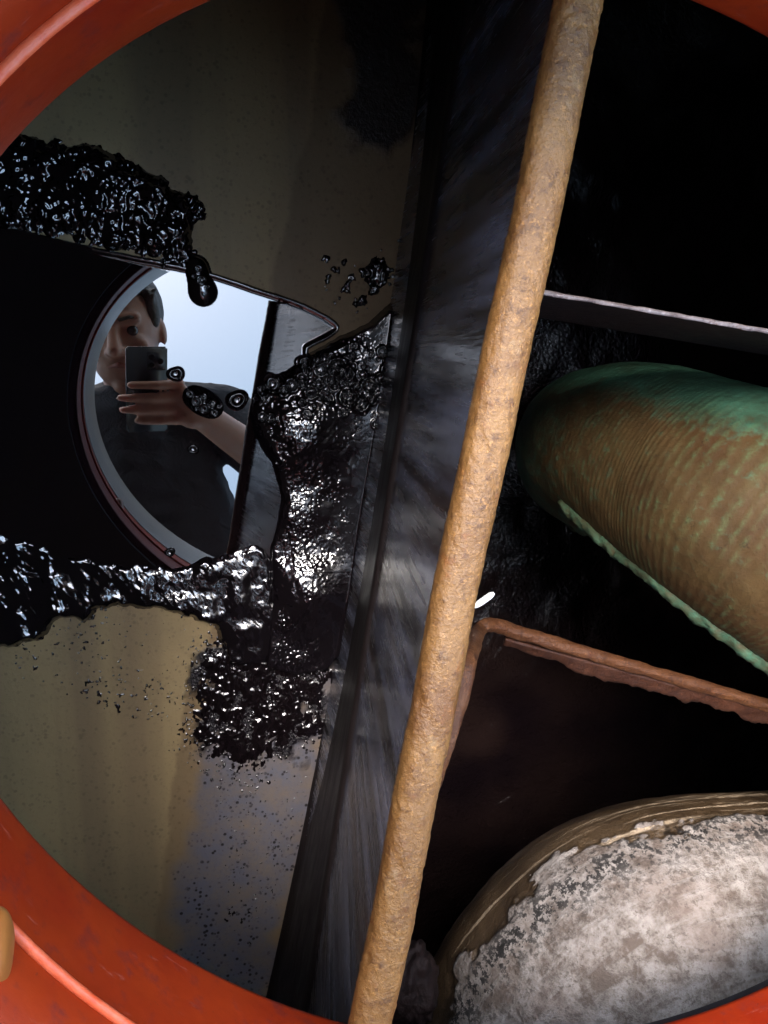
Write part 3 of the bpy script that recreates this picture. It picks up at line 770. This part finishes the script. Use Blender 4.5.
# lower band of crinkled sludge
low = pxpoly([(-220,505), (-40,515), (0,527), (35,537), (62,550), (105,556), (150,562), (190,560), (220,548), (262,538), (275,560), (278,640), (268,668), (225,664), (215,640), (214,628), (160,612), (118,606), (98,612), (84,628), (74,618), (55,625), (38,642), (0,648), (-220,655)])
def low_h(X, Y, d):
    e = d+0.010*(fbm(X*75, Y*75, 151, 4)-0.5)
    base = 0.0040*sstep(-0.001, 0.010, e)-0.0011+0.11*np.clip(P(150, 556)[1]-Y+0.10*(X-P(150, 556)[0]), 0, 0.06)*sstep(0, 0.006, e)
    a = 0.6; U = X*math.cos(a)+Y*math.sin(a); W = -X*math.sin(a)+Y*math.cos(a)
    n = 0.0009*(fbm(U*330, W*180, 153, 2, 0.5)-0.5)*(0.2+1.3*fbm(X*40, Y*40, 157, 3))+0.0040*(fbm(X*70, Y*70, 155, 2, 0.4)-0.5)
    return base+n*sstep(0.002, 0.010, e)-0.01*sstep(0, -0.004, e)
o = heightfield('crinkled_sludge', low, low_h, 0.0007, M['gran'], cut=-0.001, pad=0.012); tag(o, 'crinkled black sludge band along the lower edge of the oil pool', 'sludge')

# loose sludge crumbs strewn over the floor below the pool (uncountable)
crumb = pxpoly([(40,600), (90,585), (215,600), (345,640), (330,730), (300,850), (255,960), (215,930), (205,800), (150,745), (60,700), (0,680), (0,650)])
dense = pxpoly([(205,650), (345,635), (328,735), (235,765), (195,735)])
def crumb_h(X, Y, d):
    dd = sdist(X, Y, dense)
    fade = sstep(0.012, -0.030, dd)
    a = fbm(X*95, Y*95, 161, 4, 0.6)
    film = (a-0.46-0.60*fade)*0.0050
    film = np.minimum(film, 0.0012+0.15*film)+0.0007*(fbm(X*340, Y*340, 165, 2, 0.5)-0.5)
    n = fbm(X*430, Y*430, 167, 2, 0.5); big = fbm(X*30, Y*30, 163, 4)
    k = 0.85+0.30*sstep(0.020, -0.008, d)-0.22*(big-0.4)-0.10*sstep(-0.03, 0.0, dd)
    return np.clip(np.maximum(film, (n-k)*0.006), -0.002, 0.003)
o = heightfield('sludge_crumbs', crumb, crumb_h, 0.0008, M['sludge'], cut=-0.0002, pad=0.012, z0=0.0005); tag(o, 'loose black sludge crumbs strewn over the olive floor', 'sludge', kind='stuff')
crumb2 = pxpoly([(300,240), (345,255), (400,250), (404,285), (370,310), (345,322), (330,300)])
def crumb2_h(X, Y, d):
    k = 0.64+0.3*sstep(0.012, -0.006, d)-0.10*sstep(0.0, 0.03, X-P(345, 300)[0])
    return np.clip((fbm(X*120, Y*120, 171, 4, 0.6)-k)*0.012, -0.002, 0.004)
o = heightfield('oil_splashes', crumb2, crumb2_h, 0.0009, M['sludge'], cut=-0.0002, z0=0.0005); tag(o, 'small black oil splashes above the pool corner near the bulkhead plate', 'sludge', kind='stuff')

# bubbles floating on the mirror of oil
def dome(name, px, py, r_px, parent=None, z=0.0014, flat=0.5, mat=None, sx=1.0, ang=0.0):
    r = r_px*0.00088; c = P(px, py, z)
    V = []; nu, nv = 9, 24
    for i in range(nu):
        f = i/(nu-1); ph = f*math.pi/2
        rr = r*math.cos(ph)*(1.0 if i else 1.18); zz = r*flat*math.sin(ph)-(0.0006 if i == 0 else 0)
        for j in range(nv):
            t = 2*math.pi*j/nv; x, y = rr*math.cos(t)*sx, rr*math.sin(t)
            V.append((c[0]+x*math.cos(ang)-y*math.sin(ang), c[1]+x*math.sin(ang)+y*math.cos(ang), c[2]+zz))
    me = mesh_np(name, V, grid_faces(nu, nv, wrap_v=True))
    return link(name, me, mat or M['oil'], parent)
def bubble(name, px, py, r_px, parent=None, z=0.0013):
    """Open bubble: concave skirt of oil drawn up round a sunken film."""
    r = r_px*0.00088; c = P(px, py, z); ph0 = random.uniform(0, 6)
    prof = [(2.1, -0.35), (1.9, 0.0), (1.7, 0.03), (1.5, 0.09), (1.32, 0.19), (1.18, 0.33), (1.08, 0.46), (1.0, 0.50), (0.92, 0.47), (0.84, 0.36), (0.72, 0.24), (0.5, 0.15), (0.25, 0.11), (0.02, 0.10)]
    V = []; nv = 28
    for k, (f, h) in enumerate(prof):
        for j in range(nv):
            t = 2*math.pi*j/nv; w = 1+0.10*math.sin(2*t+ph0)+0.06*math.sin(3*t-ph0)
            V.append((c[0]+r*f*w*math.cos(t), c[1]+r*f*w*math.sin(t), c[2]+r*h))
    return link(name, mesh_np(name, V, grid_faces(len(prof), nv, wrap_v=True)), M['oil'], parent)
for px, py, r, lab in [(176,374,5,'black oil bubble beside the reflected phone'), (237,400,6.5,'black oil bubble at the tip of the granular sludge'), (193,449,3.6,'lone small bubble over the reflected forearm'), (170,552,3.2,'small bubble at the lower rim of the oil pool')]:
    o = bubble('oil_bubble', px, py, r); tag(o, lab, 'bubble', 'bubbles on the oil pool')
def blobs(items, pits):
    def f(X, Y, d):
        h = np.full(X.shape, -0.0014)
        for px, py, r, a in items:
            c = P(px, py); q = np.hypot(X-c[0], Y-c[1])/(r*0.00088); h = h+a*np.exp(-q**2*1.1)
        h = np.where(h > 0, np.sqrt(np.maximum(h, 0)*0.0045), h)
        for px, py, r in pits:
            c = P(px, py); q = np.hypot(X-c[0], Y-c[1])/(r*0.00088)
            h = h+r*0.00088*(0.30*np.exp(-((q-1)/0.3)**2)-0.55*sstep(1.0, 0.3, q))
        return h
    return f
o = heightfield('foam_cluster', pxpoly([(176,380), (225,380), (228,424), (176,424)]), blobs([(193,396,9,0.005), (203,402,11,0.006), (213,408,9,0.005)], [(190,394,3.5), (196,401,4.5), (203,397,3.2), (204,408,4.8), (211,404,3.6), (214,412,3.8), (219,406,2.6), (197,408,2.4)]), 0.0006, M['oil'], z0=0.0014, cut=-0.0006)
tag(o, 'floating cluster of dark bubbles in the middle of the oil pool', 'bubbles')
o = heightfield('sludge_drip', pxpoly([(182,258), (222,258), (222,312), (182,312)]), blobs([(196,268,9,0.006), (199,279,8,0.006), (203,292,11,0.008)], [(198,270,3.2), (201,281,3.6), (194,277,2.4), (207,288,2.2)]), 0.0006, M['oil'], z0=0.0014, cut=-0.0006)
tag(o, 'rounded sludge drip hanging from the heap into the oil pool', 'sludge')
# thin-walled bubbles standing in the granular sludge
for px, py, r in [(334,367,9), (345,396,9), (357,402,8), (366,385,8), (272,384,8), (305,362,7)]:
    bubble('bubble', px, py, r*0.62, rs, z=0.0048)

# ------------------------------------------------------------------ the person with the phone (seen in the oil)
def CW(x, up, fwd): return np.array([0, 0, H])+c2w((x, -up, fwd))
def ico(sub):
    bm = bmesh.new(); bmesh.ops.create_icosphere(bm, subdivisions=sub, radius=1.0)
    r = np.array([v.co[:] for v in bm.verts]), np.array([[v.index for v in f.verts] for f in bm.faces]); bm.free(); return r
ICO2, ICO3 = ico(2), ico(3)
def bake(name, chains, voxel, mat, parent=None, smooth_it=6):
    """Union of sphere chains and ellipsoids, remeshed into one continuous skin."""
    Vs, Fs, n = [], [], 0
    def add(v, f):
        nonlocal n
        Vs.append(v); Fs.append(f+n); n += len(v)
    for ch in chains:
        if isinstance(ch, dict):
            m = np.array(ch['m']); add(ICO3[0]@m[:3, :3].T+m[:3, 3], ICO3[1]); continue
        for (p0, r0), (p1, r1) in zip(ch[:-1], ch[1:]):
            p0 = np.array(p0, float); p1 = np.array(p1, float); L = np.linalg.norm(p1-p0)
            k = max(2, int(L/(min(r0, r1)*0.4))+1)
            for q in range(k+1):
                f = q/k; add(ICO2[0]*(r0+(r1-r0)*f)+p0+(p1-p0)*f, ICO2[1])
    me = mesh_np(name+'_raw', np.vstack(Vs), np.vstack(Fs))
    t = bpy.data.objects.new(name+'_raw', me); col.objects.link(t)
    m = t.modifiers.new('r', 'REMESH'); m.mode = 'VOXEL'; m.voxel_size = voxel; m.adaptivity = 0
    s = t.modifiers.new('s', 'SMOOTH'); s.factor = 0.5; s.iterations = smooth_it
    dg = bpy.context.evaluated_depsgraph_get(); dg.update()
    out = bpy.data.meshes.new_from_object(t.evaluated_get(dg)); out.name = name
    bpy.data.objects.remove(t); bpy.data.meshes.remove(me)
    out.materials.clear()
    return link(name, out, mat, parent)

# phone: its lens sits right at the camera
ph = empty('phone', tuple(CW(-0.0255, -0.057, -0.008))); tag(ph, 'dark phone held over the hole, mirrored in the oil', 'phone')
def phone_box(name, cx, cu, cf, w, h, d, bev, mat):
    bm = bmesh.new(); bmesh.ops.create_cube(bm, size=1.0); bmesh.ops.scale(bm, vec=(w, h, d), verts=bm.verts)
    bmesh.ops.bevel(bm, geom=bm.edges[:], offset=bev, segments=3, affect='EDGES')
    c = CW(cx, cu, cf)
    mm = Matrix(((r_[0],u_[0],b_[0],c[0]),(r_[1],u_[1],b_[1],c[1]),(r_[2],u_[2],b_[2],c[2]),(0,0,0,1)))
    bmesh.ops.transform(bm, matrix=mm, verts=bm.verts)
    me = bpy.data.meshes.new(name); bm.to_mesh(me); bm.free(); return link(name, me, mat, ph)
phone_box('body', -0.0225, -0.057, -0.0085, 0.069, 0.146, 0.008, 0.003, M['phone'])
bump_ = phone_box('camera_bump', -0.008, -0.008, -0.0044, 0.030, 0.030, 0.0016, 0.0007, M['phone'])
for lx, lu in ((-0.015, -0.001), (-0.015, -0.015), (-0.0005, -0.008)):
    tube('lens', np.array([CW(lx, lu, -0.0040), CW(lx, lu, -0.0034), CW(lx, lu, -0.0029)]), [0.0050, 0.0050, 0.0044], M['lens'], bump_, nv=24)

hc = np.array([-0.072, 0.045, 1.07])                      # head centre
Fd = np.array([-0.16, -0.12, -1.0]); Fd /= np.linalg.norm(Fd)
Ud = np.array([-0.10, 1.0, 0.0]); Ud -= (Ud@Fd)*Fd; Ud /= np.linalg.norm(Ud)
Ed = np.cross(Ud, Fd)
def HP(x, y, z): return hc+Ed*x+Ud*y+Fd*z
def HE(x, y, z, sx, sy, sz):
    c = HP(x, y, z)
    return {'m': Matrix(((Ed[0]*sx,Ud[0]*sy,Fd[0]*sz,c[0]),(Ed[1]*sx,Ud[1]*sy,Fd[1]*sz,c[1]),(Ed[2]*sx,Ud[2]*sy,Fd[2]*sz,c[2]),(0,0,0,1)))}
chest = np.array([-0.062, -0.16, 1.12]); hips = np.array([-0.05, -0.66, 0.92])
shR = np.array([0.125, -0.13, 1.13]); shL = np.array([-0.235, -0.15, 1.13])
elR = np.array([0.235, -0.235, 0.93]); wrR = CW(0.075, -0.105, -0.004)
elL = np.array([-0.31, -0.40, 0.92]); wrL = np.array([-0.24, -0.52, 0.70])
knR = np.array([0.11, -0.53, 0.455]); knL = np.array([-0.21, -0.55, 0.455])
anR = np.array([0.10, -0.96, 0.44]); anL = np.array([-0.20, -0.98, 0.44])
pers = empty('person', (-0.05, -0.7, DECK_T)); tag(pers, 'person in a dark navy t-shirt leaning over with a phone, mirrored in the oil', 'person')
chains = [HE(0, 0.025, -0.015, 0.076, 0.100, 0.096), HE(0, -0.035, 0.030, 0.062, 0.075, 0.062), HE(0, -0.092, 0.058, 0.026, 0.022, 0.024),
          [(HP(0, 0.022, 0.086), 0.010), (HP(0, -0.020, 0.106), 0.0145)], [(HP(-0.014, -0.024, 0.096), 0.009), (HP(0.014, -0.024, 0.096), 0.009)],
          [(HP(-0.042, 0.034, 0.070), 0.013), (HP(0, 0.036, 0.080), 0.013), (HP(0.042, 0.034, 0.070), 0.013)],
          HE(-0.038, -0.020, 0.066, 0.022, 0.020, 0.016), HE(0.038, -0.020, 0.066, 0.022, 0.020, 0.016),
          HE(-0.076, -0.004, -0.012, 0.008, 0.027, 0.015), HE(0.076, -0.004, -0.012, 0.008, 0.027, 0.015),
          [(HP(0, -0.05, -0.02), 0.056), (chest+np.array([0, 0.04, 0.0]), 0.062)],
          [(chest, 0.10), (hips, 0.11)], [(shL, 0.062), (chest, 0.10), (shR, 0.062)],
          [(shR, 0.056), (elR, 0.042), (wrR, 0.027)], [(shL, 0.056), (elL, 0.042), (wrL, 0.027)],
          [(hips+np.array([0.09, 0, 0]), 0.10), (knR, 0.062), (anR, 0.042)], [(hips+np.array([-0.09, 0, 0]), 0.10), (knL, 0.062), (anL, 0.042)]]
# right hand round the phone: palm at its right edge, four fingers across its back, thumb over its front
kn = [(0.030, -0.044), (0.032, -0.066), (0.033, -0.088), (0.032, -0.108)]
tips = [(-0.054, -0.046), (-0.070, -0.067), (-0.066, -0.088), (-0.042, -0.107)]
chains.append([(wrR, 0.027), (CW(0.052, -0.085, 0.004), 0.024), (CW(0.036, -0.065, 0.006), 0.017)])
chains.append([(wrR, 0.026), (CW(0.050, -0.105, 0.004), 0.020), (CW(0.038, -0.100, 0.006), 0.016)])
for (kx, ky), (tx, ty) in zip(kn, tips):
    mx, my = kx*0.5+tx*0.5+0.004, ky*0.5+ty*0.5
    chains.append([(CW(kx, ky, 0.006), 0.0092), (CW(mx, my, 0.0105), 0.0080), (CW(tx*0.7+mx*0.3, ty*0.7+my*0.3, 0.0075), 0.0074), (CW(tx, ty, 0.0035), 0.0066)])
chains.append([(CW(0.055, -0.090, -0.006), 0.016), (CW(0.034, -0.058, -0.020), 0.0115), (CW(0.004, -0.040, -0.0225), 0.0090)])
# left hand on the thigh
pd = np.array([0.02, -0.02, -0.085]); pl = wrL+pd*0.55
chains.append([(wrL, 0.026), (pl, 0.030)])
for k, L in enumerate((0.075, 0.085, 0.08, 0.062)):
    b0 = pl+np.array([-0.030+0.020*k, 0.006, -0.020]); chains.append([(b0, 0.0105), (b0+np.array([0.002, 0.016, -L*0.5]), 0.009), (b0+np.array([0.003, 0.012, -L]), 0.0075)])
chains.append([(pl+np.array([0.02, 0, 0.01]), 0.013), (pl+np.array([0.048, 0.02, -0.025]), 0.0095)])
bake('body', chains, 0.0040, M['skin'], pers, 4)
_hr = random.Random(3); tufts = [HE(0, 0.045, -0.030, 0.082, 0.094, 0.092), HE(0, 0.104, 0.034, 0.064, 0.034, 0.045), HE(0.066, 0.045, 0.012, 0.016, 0.040, 0.026), HE(-0.066, 0.045, 0.012, 0.016, 0.040, 0.026)]
for _ in range(60):
    ax = _hr.uniform(-1.25, 1.25); az = _hr.uniform(-0.5, 1.0)
    x0, y0, z0 = 0.074*math.sin(ax), 0.035+0.088*math.cos(ax)*math.cos(az*0.8), -0.02+0.075*math.sin(az)
    tufts.append([(HP(x0, y0, z0), 0.008), (HP(x0*1.06+_hr.uniform(-0.01, 0.01), y0+0.012, z0+0.012), 0.004)])
bake('hair', tufts, 0.0045, M['hair'], pers, 1)
for sg in (-1, 1):
    bake('eyebrow', [[(HP(sg*0.017, 0.033, 0.0905), 0.0035), (HP(sg*0.034, 0.037, 0.0845), 0.0040), (HP(sg*0.048, 0.033, 0.0745), 0.0028)]], 0.0016, M['hair'], pers, 1)
for s in (-1, 1):
    bm = bmesh.new(); bmesh.ops.create_uvsphere(bm, u_segments=16, v_segments=10, radius=0.012, matrix=Matrix.Translation(Vector(HP(s*0.031, 0.010, 0.0655))))
    me = bpy.data.meshes.new('eye'); bm.to_mesh(me); bm.free(); link('eye', me, M['eye'], pers)
bake('lips', [[(HP(-0.020, -0.053, 0.082), 0.0045), (HP(0, -0.050, 0.090), 0.0060), (HP(0.020, -0.053, 0.082), 0.0045)]], 0.002, M['lips'], pers, 2)
bake('t_shirt', [[(chest+np.array([0, 0.045, -0.005]), 0.088), (chest, 0.125), (hips+np.array([0, 0.05, 0.02]), 0.132)], [(shL, 0.076), (chest, 0.122), (shR, 0.076)],
                 [(chest+np.array([0.07, -0.06, -0.02]), 0.10), (np.array([0.075, -0.5, 0.98]), 0.13)], [(shR, 0.074), (shR*0.35+elR*0.65, 0.066)], [(shL, 0.074), (shL*0.35+elL*0.65, 0.066)]], 0.009, M['shirt'], pers, 6)
bake('trousers', [[(hips, 0.128), (hips+np.array([0.085, 0, -0.02]), 0.115), (knR, 0.070), (anR, 0.055)], [(hips, 0.128), (hips+np.array([-0.085, 0, -0.02]), 0.115), (knL, 0.070), (anL, 0.055)]], 0.010, M['jeans'], pers, 5)
for an in (anR, anL):
    bake('shoe', [[(an+np.array([0, -0.01, 0.0]), 0.050), (an+np.array([0, -0.07, -0.006]), 0.045)], [(an+np.array([0, -0.03, 0.0]), 0.046), (an+np.array([0, -0.085, 0.03]), 0.035)]], 0.008, M['shoe'], pers, 3)
